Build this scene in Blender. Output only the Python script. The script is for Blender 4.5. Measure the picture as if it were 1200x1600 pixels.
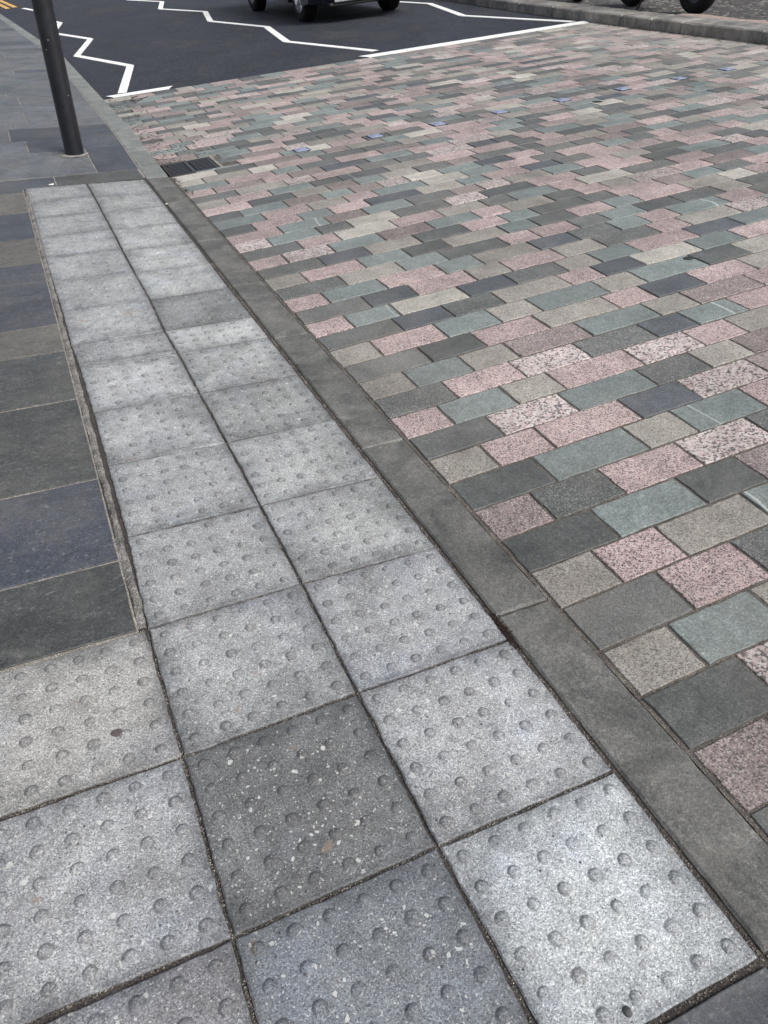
import bpy, math, random
from mathutils import Vector, Matrix, noise
random.seed(7)
S = bpy.context.scene
for o in list(bpy.data.objects): bpy.data.objects.remove(o)
COL = S.collection

# ------------------------------------------------------------------ camera, sky, sun, exposure
cam_d = bpy.data.cameras.new("camera"); cam = bpy.data.objects.new("camera", cam_d); COL.objects.link(cam); S.camera = cam
cam_d.sensor_fit = 'VERTICAL'; cam_d.sensor_height = 24.0; cam_d.lens = 1195.75/1600*24.0
cam_d.clip_start = .05; cam_d.clip_end = 500
rr = Vector((0.91348301, -0.40684928, 0.0047379)); uu = Vector((0.23818618, 0.54415848, 0.80446186)); ff = Vector((0.3298729, 0.73373374, -0.59398541))
cam.matrix_world = Matrix(((rr.x, uu.x, -ff.x, -.4295), (rr.y, uu.y, -ff.y, -.68415), (rr.z, uu.z, -ff.z, 1.38343), (0, 0, 0, 1)))
W = bpy.data.worlds.new("World"); S.world = W; W.use_nodes = True
wn = W.node_tree.nodes; wl = W.node_tree.links
sky = wn.new('ShaderNodeTexSky'); sky.sky_type = 'NISHITA'; sky.sun_disc = False
SUN_EL, SUN_AZ = math.radians(48), math.radians(152)      # azimuth clockwise from +y
sky.sun_elevation = SUN_EL; sky.sun_rotation = SUN_AZ
sky.air_density = 1.0; sky.dust_density = 3.0; sky.ozone_density = 1.0
wn['Background'].inputs['Strength'].default_value = .095
hs = wn.new('ShaderNodeHueSaturation'); hs.inputs['Saturation'].default_value = .42      # overcast: the blue of the sky mostly veiled
wl.new(sky.outputs[0], hs.inputs['Color']); wl.new(hs.outputs[0], wn['Background'].inputs[0])
sd = bpy.data.lights.new("sun", 'SUN'); sd.energy = 1.9; sd.angle = math.radians(28); sd.color = (1, .975, .94)
sun = bpy.data.objects.new("sun", sd); COL.objects.link(sun)
sdir = Vector((math.sin(SUN_AZ)*math.cos(SUN_EL), math.cos(SUN_AZ)*math.cos(SUN_EL), math.sin(SUN_EL)))
sun.rotation_euler = sdir.to_track_quat('Z', 'Y').to_euler(); sun.location = (3, -6, 9)
S.view_settings.view_transform = 'Standard'; S.view_settings.look = 'None'; S.view_settings.exposure = 0.72; S.view_settings.gamma = 1

# ------------------------------------------------------------------ ground heights
K = .584            # kerb line (x)
A = .0896           # fall of the carriageway towards the near kerb
def sm(a, b, t):
    t = max(0, min(1, (t-a)/(b-a))); return t*t*(3-2*t)
def PZ(x, y): return .058*sm(5.4, 7.2, y)                 # pavement rises from the dropped kerb
def RZ(x, y): return A*(x-K)                              # carriageway
def KX(y): return -.055*max(0, y-13.6)                    # near kerb bends left far away
def FKX(y): return 7.05+.12*sm(8.0, 11.5, y)+.2*sm(11, 14, y)  # far kerb
def nz(x, y, s, seed=0): return noise.noise(Vector((x*s, y*s, seed*7.3)))

# ------------------------------------------------------------------ helpers
def s2l(c):
    c = c/255
    return c/12.92 if c <= .04045 else ((c+.055)/1.055)**2.4
def rgb(r, g, b): return (s2l(r), s2l(g), s2l(b), 1)
def gb(r, g, b, k=.40):
    m = (r+g+b)/3; return rgb(r+(m-r)*k, g+(m-g)*k, b+(m-b)*k)
def tag(o, label=None, cat=None, group=None, kind=None):
    if label: o['label'] = label
    if cat: o['category'] = cat
    if group: o['group'] = group
    if kind: o['kind'] = kind
    return o
class MB:
    def __init__(s): s.v = []; s.f = []; s.m = []; s.c = []; s.smooth = []
    def add(s, vs, fs, mi=0, col=(1, 1, 1, 1), smooth=False):
        b = len(s.v); s.v += [tuple(v) for v in vs]
        for f in fs:
            s.f.append(tuple(i+b for i in f)); s.m.append(mi); s.c.append(col); s.smooth.append(smooth)
    def box(s, c, d, mi=0, M=None, bev=0):
        x, y, z = c; a, b, e = d[0]/2, d[1]/2, d[2]/2
        if bev:
            pts = []
            for sz, k in ((-e, bev), (-e+bev, 0), (e-bev, 0), (e, bev)):
                for px, py in ((-a+k, -b+k), (a-k, -b+k), (a-k, b-k), (-a+k, b-k)): pts.append(Vector((x+px, y+py, z+sz)))
            fs = [(3, 2, 1, 0), (12, 13, 14, 15)]
            for L in range(3):
                for i in range(4): j = (i+1) % 4; fs.append((L*4+i, L*4+j, L*4+4+j, L*4+4+i))
        else:
            pts = [Vector((x+i*a, y+j*b, z+k*e)) for k in (-1, 1) for i, j in ((-1, -1), (1, -1), (1, 1), (-1, 1))]
            fs = [(3, 2, 1, 0), (4, 5, 6, 7), (0, 1, 5, 4), (1, 2, 6, 5), (2, 3, 7, 6), (3, 0, 4, 7)]
        if M: pts = [M @ p for p in pts]
        s.add(pts, fs, mi)
    def tube(s, path, rad, n=12, mi=0, caps=True, smooth=True):
        P = [Vector(p) for p in path]; rad = rad if isinstance(rad, (list, tuple)) else [rad]*len(P)
        vs = []; up = None
        for i, p in enumerate(P):
            t = (P[min(i+1, len(P)-1)]-P[max(i-1, 0)]).normalized()
            if up is None: up = t.orthogonal().normalized()
            up = (up-t*up.dot(t)).normalized(); w = t.cross(up)
            for k in range(n):
                a = 2*math.pi*k/n; vs.append(p+(up*math.cos(a)+w*math.sin(a))*rad[i])
        fs = [(i*n+k, i*n+(k+1) % n, (i+1)*n+(k+1) % n, (i+1)*n+k) for i in range(len(P)-1) for k in range(n)]
        s.add(vs, fs, mi, smooth=smooth)
        if caps: s.add(vs[:n], [tuple(range(n-1, -1, -1))], mi); s.add(vs[-n:], [tuple(range(n))], mi)
    def lathe(s, prof, c, axis='z', n=32, mi=0, smooth=True):
        # prof: (radius, height along the axis)
        vs = []
        for r, h in prof:
            for k in range(n):
                a = 2*math.pi*k/n; u, v = r*math.cos(a), r*math.sin(a)
                p = {'z': (u, v, h), 'x': (h, u, v), 'y': (v, h, u)}[axis]
                vs.append((c[0]+p[0], c[1]+p[1], c[2]+p[2]))
        fs = [(i*n+k, i*n+(k+1) % n, (i+1)*n+(k+1) % n, (i+1)*n+k) for i in range(len(prof)-1) for k in range(n)]
        s.add(vs, fs, mi, smooth=smooth)
    def build(s, name, mats, parent=None, attr=False):
        me = bpy.data.meshes.new(name); me.from_pydata(s.v, [], s.f)
        for m in (mats if isinstance(mats, (list, tuple)) else [mats]): me.materials.append(m)
        me.polygons.foreach_set('material_index', s.m); me.polygons.foreach_set('use_smooth', s.smooth)
        if attr:
            at = me.attributes.new('rnd', 'FLOAT_COLOR', 'FACE'); flat = [x for c in s.c for x in c]; at.data.foreach_set('color', flat)
        me.update()
        o = bpy.data.objects.new(name, me); COL.objects.link(o); o.parent = parent
        return o
def empty(name, M=None):
    o = bpy.data.objects.new(name, None); COL.objects.link(o); o.empty_display_size = .1
    if M is not None: o.matrix_world = M
    return o

# ------------------------------------------------------------------ node helpers
class NT:
    def __init__(s, name, rough=.8, spec=.4):
        s.m = bpy.data.materials.new(name); s.m.use_nodes = True; s.t = s.m.node_tree; s.n = s.t.nodes; s.b = s.n['Principled BSDF']
        s.b.inputs['Roughness'].default_value = rough; s.b.inputs['Specular IOR Level'].default_value = spec
    def link(s, a, b): s.t.links.new(a, b)
    def put(s, sock, v):
        if isinstance(v, bpy.types.NodeSocket): s.link(v, sock)
        elif v is not None: sock.default_value = v
    def pos(s): return s.n.new('ShaderNodeNewGeometry').outputs['Position']
    def attr(s, name='rnd'):
        a = s.n.new('ShaderNodeAttribute'); a.attribute_name = name; return a.outputs['Color']
    def sep(s, c):
        a = s.n.new('ShaderNodeSeparateColor'); s.put(a.inputs[0], c); return a.outputs
    def vm(s, op, a, b=None):
        n = s.n.new('ShaderNodeVectorMath'); n.operation = op; s.put(n.inputs[0], a); s.put(n.inputs[1], b); return n.outputs[0]
    def vscale(s, a, k):
        n = s.n.new('ShaderNodeVectorMath'); n.operation = 'SCALE'; s.put(n.inputs[0], a); s.put(n.inputs[3], k); return n.outputs[0]
    def math(s, op, a, b=0., clamp=False):
        n = s.n.new('ShaderNodeMath'); n.operation = op; n.use_clamp = clamp; s.put(n.inputs[0], a); s.put(n.inputs[1], b); return n.outputs[0]
    def noise(s, vec, scale, detail=4, rough=.55, dist=0, col=False):
        n = s.n.new('ShaderNodeTexNoise'); s.put(n.inputs['Vector'], vec); n.inputs['Scale'].default_value = scale
        n.inputs['Detail'].default_value = detail; n.inputs['Roughness'].default_value = rough; n.inputs['Distortion'].default_value = dist
        return n.outputs[1 if col else 0]
    def vor(s, vec, scale, out='Color', feature='F1', rand=1):
        n = s.n.new('ShaderNodeTexVoronoi'); n.feature = feature; s.put(n.inputs['Vector'], vec); n.inputs['Scale'].default_value = scale
        n.inputs['Randomness'].default_value = rand; return n.outputs[out]
    def ramp(s, fac, stops, mode='LINEAR'):
        n = s.n.new('ShaderNodeValToRGB'); n.color_ramp.interpolation = mode; e = n.color_ramp.elements
        while len(e) < len(stops): e.new(.5)
        for i, (p, c) in enumerate(stops):
            e[i].position = p; e[i].color = c if isinstance(c, tuple) else (c, c, c, 1)
        s.put(n.inputs[0], fac); return n.outputs[0]
    def mix(s, fac, a, b, mode='MIX'):
        n = s.n.new('ShaderNodeMix'); n.data_type = 'RGBA'; n.blend_type = mode; s.put(n.inputs[0], fac); s.put(n.inputs[6], a); s.put(n.inputs[7], b); return n.outputs[2]
    def bump(s, h, strength, dist, normal=None):
        n = s.n.new('ShaderNodeBump'); n.inputs['Strength'].default_value = strength; n.inputs['Distance'].default_value = dist
        s.put(n.inputs['Height'], h)
        if normal is not None: s.link(normal, n.inputs['Normal'])
        return n.outputs[0]
    def out(s, color=None, rough=None, normal=None):
        s.put(s.b.inputs['Base Color'], color); s.put(s.b.inputs['Roughness'], rough)
        if normal is not None: s.link(normal, s.b.inputs['Normal'])
        return s.m
def plain(name, c, rough=.5, metal=0, spec=.5, coat=0, var=.12, nscale=30):
    t = NT(name, rough, spec); t.b.inputs['Metallic'].default_value = metal; t.b.inputs['Coat Weight'].default_value = coat
    f = t.noise(t.pos(), nscale, 5, .6)
    k = t.ramp(f, [(.3, 1-var), (.7, 1+var)])
    return t.out(t.mix(1, c, k, 'MULTIPLY'), t.ramp(f, [(.3, max(.02, rough-.06)), (.7, min(1, rough+.08))]))

# ------------------------------------------------------------------ stone materials
def granite(name, stops, grain, rough=.62, var=.16, stretch=None):
    """crystals: one colour per voronoi cell, edges broken up with noise; tone differs per stone"""
    t = NT(name, rough, .45); p = t.pos(); a = t.attr(); ch = t.sep(a)
    off = t.vm('ADD', p, t.vscale(a, 23.0))
    warp = t.vm('ADD', off, t.vscale(t.noise(off, 1.2/grain, 2, .5, col=True), grain*.8))
    cell = t.sep(t.vor(warp, 1/grain))[0]
    c = t.ramp(cell, stops, 'CONSTANT')
    fine = t.noise(off, 2.2/grain, 3, .6)
    c = t.mix(.55, c, t.ramp(fine, [(.3, .55), (.5, 1.0), (.72, 1.35)]), 'MULTIPLY')
    tone = t.math('MULTIPLY_ADD', ch[0], 2*var); tone.node.inputs[2].default_value = 1-var
    c = t.mix(1, c, tone, 'MULTIPLY')
    cloud = t.noise(off, 9, 4, .6)
    c = t.mix(1, c, t.ramp(cloud, [(.3, .86), (.7, 1.12)]), 'MULTIPLY')
    # road film: dusty greys that run across several stones
    film = t.noise(p, 1.7, 6, .65, .4)
    c = t.mix(t.ramp(film, [(.45, 0.0), (.75, .38)]), c, rgb(132, 126, 118))
    px_ = t.n.new('ShaderNodeSeparateXYZ'); t.link(p, px_.inputs[0])
    dn = t.math('MULTIPLY', t.ramp(t.math('MULTIPLY', px_.outputs[0], .125), [(.66, 0.), (.86, .85)]), t.ramp(t.noise(p, 3.1, 6, .7, .5), [(.36, 0.), (.62, 1.)]))
    c = t.mix(dn, c, rgb(158, 152, 145))
    gm = t.noise(t.vm('ADD', p, (3., 7., 0.)), 1.5, 7, .72, .7)
    c = t.mix(1, c, t.ramp(gm, [(.34, .70), (.5, .95), (.66, 1.10)]), 'MULTIPLY')
    gs = t.noise(t.vm('ADD', p, (8., 1., 0.)), 16, 6, .75, .4)
    c = t.mix(t.ramp(gs, [(.56, 0.), (.74, .5)]), c, rgb(92, 88, 82))
    grit = t.vor(off, 90, 'Distance'); gr = t.sep(t.vor(off, 90))[1]
    c = t.mix(t.math('MULTIPLY', t.math('LESS_THAN', grit, .16), t.math('GREATER_THAN', gr, .9)), c, rgb(40, 38, 36))
    hgt = t.math('ADD', t.math('MULTIPLY', cell, .35), t.math('MULTIPLY', fine, .65))
    nb = t.bump(hgt, .5, .0016, t.bump(cloud, .35, .004))
    return t.out(c, t.ramp(film, [(.35, rough-.08), (.7, rough+.14)]), nb)
def slate(name, c0, c1, vein=.0, rough=.5, var=.15, scratch=0.):
    t = NT(name, rough, .45); p = t.pos(); a = t.attr(); ch = t.sep(a)
    off = t.vm('ADD', p, t.vscale(a, 23.0))
    cloud = t.noise(off, 7, 6, .62, .8)
    c = t.mix(t.ramp(cloud, [(.32, 0.), (.7, 1.)]), c0, c1)
    fine = t.noise(off, 300, 4, .8)
    c = t.mix(.85, c, t.ramp(fine, [(.3, .5), (.5, 1.0), (.72, 1.7)]), 'MULTIPLY')
    gr = t.sep(t.vor(off, 300))[0]
    c = t.mix(1, c, t.ramp(gr, [(0, .72), (.2, .92), (.6, 1.06), (.86, 1.32)], 'CONSTANT'), 'MULTIPLY')
    g2 = t.noise(off, 110, 3, .6)
    c = t.mix(1, c, t.ramp(g2, [(.3, .82), (.5, 1.0), (.7, 1.22)]), 'MULTIPLY')
    mid = t.noise(off, 38, 5, .7, .6)
    c = t.mix(1, c, t.ramp(mid, [(.32, .84), (.5, 1.), (.7, 1.2)]), 'MULTIPLY')
    if scratch:
        ln = t.noise(t.vm('MULTIPLY', off, (1., 1.7, 1.)), 22, 2, .5, 1.4); m1 = t.ramp(ln, [(.475, 0.), (.5, 1.), (.525, 0.)]); m2 = t.ramp(t.noise(off, 45, 3, .6), [(.50, 0.), (.60, 1.)])
        c = t.mix(t.math('MULTIPLY', t.math('MULTIPLY', m1, m2), scratch), c, rgb(140, 140, 138))
    tone = t.math('MULTIPLY_ADD', ch[0], 2*var); tone.node.inputs[2].default_value = 1-var
    c = t.mix(1, c, tone, 'MULTIPLY')
    if vein:
        w = t.n.new('ShaderNodeTexWave'); w.inputs['Scale'].default_value = 1.1; w.inputs['Distortion'].default_value = 5; w.inputs['Detail'].default_value = 2; w.inputs['Detail Scale'].default_value = 1.2
        t.link(off, w.inputs['Vector'])
        v = t.ramp(w.outputs['Fac'], [(0.0, 0.), (.9965, 0.), (.9997, .5)])
        on = t.math('GREATER_THAN', ch[1], 1-vein)
        c = t.mix(t.math('MULTIPLY', v, on), c, rgb(205, 212, 208))
    film = t.noise(p, 1.7, 6, .65, .4)
    c = t.mix(t.ramp(film, [(.45, 0.0), (.75, .34)]), c, rgb(128, 124, 118))
    px_ = t.n.new('ShaderNodeSeparateXYZ'); t.link(p, px_.inputs[0])
    dn = t.math('MULTIPLY', t.ramp(t.math('MULTIPLY', px_.outputs[0], .125), [(.66, 0.), (.86, .85)]), t.ramp(t.noise(p, 3.1, 6, .7, .5), [(.36, 0.), (.62, 1.)]))
    c = t.mix(dn, c, rgb(158, 152, 145))
    gm = t.noise(t.vm('ADD', p, (3., 7., 0.)), 1.5, 7, .72, .7)
    c = t.mix(1, c, t.ramp(gm, [(.34, .70), (.5, .95), (.66, 1.10)]), 'MULTIPLY')
    gs = t.noise(t.vm('ADD', p, (8., 1., 0.)), 16, 6, .75, .4)
    c = t.mix(t.ramp(gs, [(.56, 0.), (.74, .5)]), c, rgb(92, 88, 82))
    if scratch:
        st = t.noise(t.vm('MULTIPLY', t.vm('ADD', p, (4., 4., 0.)), (1., 1.5, 1.)), 4.5, 7, .75, .6)
        c = t.mix(t.ramp(st, [(.56, 0.), (.72, .30)]), c, rgb(122, 121, 117))
        c = t.mix(t.ramp(st, [(.30, .35), (.42, 0.)]), c, rgb(52, 50, 50))
    nb = t.bump(cloud, .4, .003, t.bump(mid, .5, .002, t.bump(fine, .6, .0014)))
    return t.out(c, t.ramp(film, [(.35, rough-.08), (.7, rough+.16)]), nb)
SM = {}
SM['P'] = granite('pink_granite', [(0, gb(194, 160, 155)), (.3, gb(176, 138, 136)), (.5, gb(198, 176, 169)), (.70, gb(136, 106, 106)), (.83, gb(84, 76, 76))], .0036)
SM['R'] = granite('brown_pink_granite', [(0, gb(150, 126, 122)), (.35, gb(124, 106, 103)), (.62, gb(174, 156, 150)), (.78, gb(82, 76, 75))], .0036)
SM['S'] = granite('coarse_pink_granite', [(0, gb(190, 162, 157)), (.3, gb(196, 184, 176)), (.60, gb(160, 134, 131)), (.78, gb(90, 87, 86))], .0068)
SM['B'] = granite('buff_granite', [(0, gb(152, 144, 132)), (.35, gb(132, 124, 114)), (.6, gb(170, 162, 147)), (.82, gb(100, 95, 88))], .0032)
SM['W'] = granite('pale_buff_granite', [(0, gb(182, 176, 160)), (.4, gb(164, 155, 141)), (.7, gb(196, 190, 176)), (.88, gb(112, 106, 98))], .0036)
SM['K'] = granite('dark_speckled_granite', [(0, gb(90, 92, 90)), (.4, gb(107, 109, 106)), (.62, gb(72, 74, 73)), (.85, gb(134, 136, 130))], .0036)
SM['M'] = granite('mid_grey_granite', [(0, gb(106, 108, 105)), (.4, gb(92, 94, 91)), (.7, gb(122, 122, 117)), (.88, gb(80, 80, 79))], .0032)
SM['G'] = slate('green_grey_stone', gb(106, 119, 115), gb(122, 134, 130), .10, .55)
SM['D'] = slate('dark_basalt', gb(76, 79, 77), gb(92, 95, 91), .03, .5)
SM['N'] = slate('navy_slate', gb(74, 79, 85), gb(90, 95, 100), .03, .5)
KEYS = list(SM); MATS = [SM[k] for k in KEYS]; MI = {k: i for i, k in enumerate(KEYS)}
F1 = slate('flag_navy', rgb(56, 60, 68), rgb(67, 70, 78), 0, .5, .15, .55)
F2 = slate('flag_dark_green', rgb(60, 62, 62), rgb(76, 77, 76), 0, .5, .15, .55)
F3 = slate('flag_brown', rgb(84, 82, 79), rgb(98, 96, 91), 0, .6, .1, .25)
F4 = slate('flag_grey', rgb(78, 82, 88), rgb(102, 104, 107), 0, .6, .12, .25)
FM = [F1, F2, F3, F4]
KM = slate('kerb_stone', rgb(72, 73, 71), rgb(112, 111, 107), 0, .65, .08, .35)
KM2 = slate('kerb_stone_pale', rgb(104, 110, 108), rgb(130, 133, 129), 0, .65, .08, .3)

def mortar(name, c, c2, rough=.95, hole=.5):
    t = NT(name, rough, .2); p = t.pos(); f = t.noise(p, 160, 5, .7); g = t.noise(p, 12, 5, .65)
    cc = t.mix(t.ramp(g, [(.35, 0.), (.68, 1.)]), c, c2)
    sp = t.sep(t.vor(p, 520))[0]
    cc = t.mix(1, cc, t.ramp(sp, [(0, .5), (.3, .9), (.8, 1.1), (.94, 2.1)], 'CONSTANT'), 'MULTIPLY')
    return t.out(cc, None, t.bump(f, .9, .004, t.bump(g, .5, .004)))
M_DARKJOINT = mortar('dark_joint_grit', rgb(66, 62, 60), rgb(84, 80, 76))
M_SETTJOINT = mortar('sett_joint', rgb(84, 80, 76), rgb(116, 110, 103))
M_PALEJOINT = mortar('pale_mortar', rgb(128, 124, 118), rgb(160, 154, 144))
M_BAND = mortar('crumbling_mortar', rgb(96, 94, 92), rgb(150, 147, 142))

def concrete():
    t = NT('blister_concrete', .7, .4); p = t.pos()
    oi = t.n.new('ShaderNodeObjectInfo'); base = oi.outputs['Color']; chips = oi.outputs['Alpha']; rnd = oi.outputs['Random']
    o = t.n.new('ShaderNodeCombineXYZ'); t.link(rnd, o.inputs[0]); t.link(rnd, o.inputs[1]); t.link(rnd, o.inputs[2])
    off = t.vm('ADD', p, t.vscale(o.outputs[0], 31.0))
    # cement matrix: fine salt and pepper
    sp = t.sep(t.vor(off, 480))[0]
    c = t.mix(1, base, t.ramp(sp, [(0, .46), (.12, .80), (.45, 1.0), (.70, 1.17), (.89, 1.6)], 'CONSTANT'), 'MULTIPLY')
    f2 = t.noise(off, 230, 4, .75)
    c = t.mix(1, c, t.ramp(f2, [(.28, .62), (.5, 1.0), (.72, 1.4)]), 'MULTIPLY')
    # wear clouds, dapples of light and sheen painted into the tone, bluish clean patches
    cl = t.noise(off, 4.2, 5, .6, .5); c = t.mix(1, c, t.ramp(cl, [(.3, .70), (.5, 1.0), (.68, 1.24)]), 'MULTIPLY')
    cl2 = t.noise(off, 22, 5, .7); c = t.mix(1, c, t.ramp(cl2, [(.3, .78), (.7, 1.18)]), 'MULTIPLY')
    bl = t.noise(t.vm('ADD', off, (5., 3., 1.)), 5.5, 3, .5); c = t.mix(t.ramp(bl, [(.52, 0.), (.75, .45)]), c, t.mix(1, c, (0.93, 0.99, 1.14, 1), 'MULTIPLY'))
    # pale aggregate chips of uneven size
    wp = t.vm('ADD', off, t.vscale(t.noise(off, 70, 2, .5, col=True), .016))
    for sc, thr, rr_ in ((85, .70, .34), (170, .62, .38), (42, .86, .27)):
        d = t.vor(wp, sc, 'Distance'); r = t.sep(t.vor(wp, sc))
        size = t.math('MULTIPLY', r[1], rr_)
        m = t.math('MULTIPLY', t.math('LESS_THAN', d, size), t.math('GREATER_THAN', r[0], t.math('SUBTRACT', 1., t.math('MULTIPLY', chips, 1-thr))))
        c = t.mix(t.math('MULTIPLY', m, .68), c, rgb(204, 205, 200))
    # pits
    d = t.vor(off, 60, 'Distance'); r = t.sep(t.vor(off, 60))
    pit = t.math('MULTIPLY', t.math('LESS_THAN', d, t.math('MULTIPLY', r[1], .17)), t.math('GREATER_THAN', r[0], .66))
    c = t.mix(t.math('MULTIPLY', pit, .85), c, rgb(52, 52, 54))
    # grime worn into the foot of each dome and the slab edges
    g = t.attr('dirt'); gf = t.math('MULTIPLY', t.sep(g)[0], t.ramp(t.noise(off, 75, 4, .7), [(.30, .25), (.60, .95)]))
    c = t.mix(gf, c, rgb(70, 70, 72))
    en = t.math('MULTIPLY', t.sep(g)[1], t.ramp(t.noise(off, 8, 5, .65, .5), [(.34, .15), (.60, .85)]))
    c = t.mix(en, c, t.mix(1, c, (.60, .61, .63, 1), 'MULTIPLY'))  # edge grime, deepened so the paler centres stand in for sheen
    st = t.noise(t.vm('ADD', off, (1., 9., 4.)), 13, 2, .4); c = t.mix(t.ramp(st, [(.735, 0.), (.78, .5)]), c, rgb(142, 122, 104))
    h = t.math('ADD', t.math('MULTIPLY', sp, .3), f2)
    nb = t.bump(h, .55, .0022, t.bump(cl2, .5, .003))
    nb = t.bump(t.math('MULTIPLY', pit, -1.), .6, .002, nb)
    return t.out(c, t.ramp(cl, [(.3, .78), (.7, .6)]), nb)
M_CONC = concrete()

def asphalt():
    t = NT('asphalt', .78, .35); p = t.pos()
    c = t.ramp(t.sep(t.vor(p, 190))[0], [(0, rgb(36, 39, 48)), (.5, rgb(47, 50, 59)), (.88, rgb(66, 68, 74))], 'CONSTANT')
    c = t.mix(1, c, t.ramp(t.noise(p, 1.1, 5, .6), [(.3, .8), (.7, 1.15)]), 'MULTIPLY')
    ag = t.sep(t.vor(p, 62))[0]; c = t.mix(1, c, t.ramp(ag, [(0, .74), (.35, .95), (.7, 1.1), (.90, 2.1)], 'CONSTANT'), 'MULTIPLY')
    d = t.noise(t.vm('MULTIPLY', p, (1., .45, 1.)), 1.3, 6, .75, .8)
    c = t.mix(t.ramp(d, [(.52, 0.), (.78, .35)]), c, rgb(100, 94, 84))
    return t.out(c, t.ramp(d, [(.4, .7), (.7, .88)]), t.bump(t.noise(p, 240, 4, .7), .9, .006))
M_ASPH = asphalt()
def rough_ground():
    t = NT('worn_surfacing', .85, .3); p = t.pos()
    v = t.sep(t.vor(p, 26))[0]; c = t.ramp(v, [(0, rgb(70, 68, 66)), (.5, rgb(92, 90, 88)), (.75, rgb(120, 116, 112)), (.93, rgb(176, 172, 166))], 'CONSTANT')
    c = t.mix(t.ramp(t.noise(p, 2.2, 5, .6), [(.4, 0.), (.65, .7)]), c, rgb(82, 80, 80))
    return t.out(c, None, t.bump(t.noise(p, 40, 5, .7), 1, .03))
M_ROUGH = rough_ground()
def paint(name, c, c2):
    t = NT(name, .55, .4); p = t.pos(); w = t.noise(p, 45, 5, .7)
    cc = t.mix(t.ramp(w, [(.57, 0.), (.70, .8)]), c, c2)
    cc = t.mix(1, cc, t.ramp(t.noise(p, 3, 4, .6), [(.3, .88), (.7, 1.04)]), 'MULTIPLY')
    return t.out(cc, None, t.bump(t.noise(p, 200, 3, .6), .4, .003))
M_WHITE = paint('road_paint_white', (.86, .86, .83, 1), (.32, .32, .31, 1))
M_YEL = paint('road_paint_yellow', (.62, .36, .10, 1), (.25, .17, .09, 1))
M_CAST = plain('cast_iron', rgb(58, 60, 66), .45, .4, .5, 0, .3, 60)
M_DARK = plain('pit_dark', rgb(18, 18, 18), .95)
M_SILT = mortar('gully_silt', rgb(30, 26, 22), rgb(62, 54, 44))
def pole_paint():
    t = NT('black_pole_paint', .32, .5); p = t.pos(); t.b.inputs['Coat Weight'].default_value = .25
    c = t.mix(t.ramp(t.noise(p, 6, 5, .6), [(.4, 0.), (.7, 1.)]), rgb(16, 18, 24), rgb(26, 29, 36))
    ch = t.vor(p, 34, 'Distance'); r = t.sep(t.vor(p, 34))
    c = t.mix(t.math('MULTIPLY', t.math('LESS_THAN', ch, .10), t.math('GREATER_THAN', r[0], .86)), c, rgb(170, 168, 160))
    c = t.mix(t.ramp(t.noise(p, 40, 4, .7), [(.66, 0.), (.8, .5)]), c, rgb(90, 80, 70))
    return t.out(c, t.ramp(t.noise(p, 25, 4, .6), [(.3, .26), (.7, .48)]), t.bump(t.noise(p, 18, 3, .5), .2, .003))
M_POLE = pole_paint()
M_PAINT = plain('car_paint_dark', rgb(22, 26, 38), .3, .3, .5, .8, .05)
M_TYRE = plain('tyre_rubber', rgb(20, 20, 21), .85, 0, .3)
M_ALLOY = plain('alloy', rgb(190, 192, 198), .3, .9)
M_CHROME = plain('chrome_trim', rgb(215, 218, 220), .15, 1)
M_GLASS = plain('dark_glass', rgb(14, 17, 20), .06, 0, .7)
M_PLAST = plain('black_plastic', rgb(18, 18, 20), .6)
M_LENS = plain('lamp_lens', rgb(205, 212, 225), .1, .1, .8)
M_PLATE = plain('number_plate_white', rgb(215, 215, 205), .4)
M_SADDLE = plain('saddle_vinyl', rgb(20, 20, 22), .5)
M_ENG = plain('engine_grey', rgb(70, 72, 76), .45, .7)
M_LITTER = plain('dead_leaf', rgb(58, 46, 36), .8, 0, .3, 0, .5, 80)
M_WHT = plain('paper_scrap', rgb(225, 222, 214), .8)
M_MOSS = plain('dark_moss', rgb(46, 36, 32), .95, 0, .2, 0, .5, 200)
M_STUD = plain('stud_steel', rgb(132, 140, 164), .4, .1, .6, 0, .15, 40)
M_PEB = plain('pebble_stone', rgb(74, 74, 72), .7, 0, .4, 0, .25, 120)
M_GUM = plain('old_gum', rgb(84, 76, 74), .7, 0, .4, 0, .15, 200)

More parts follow.
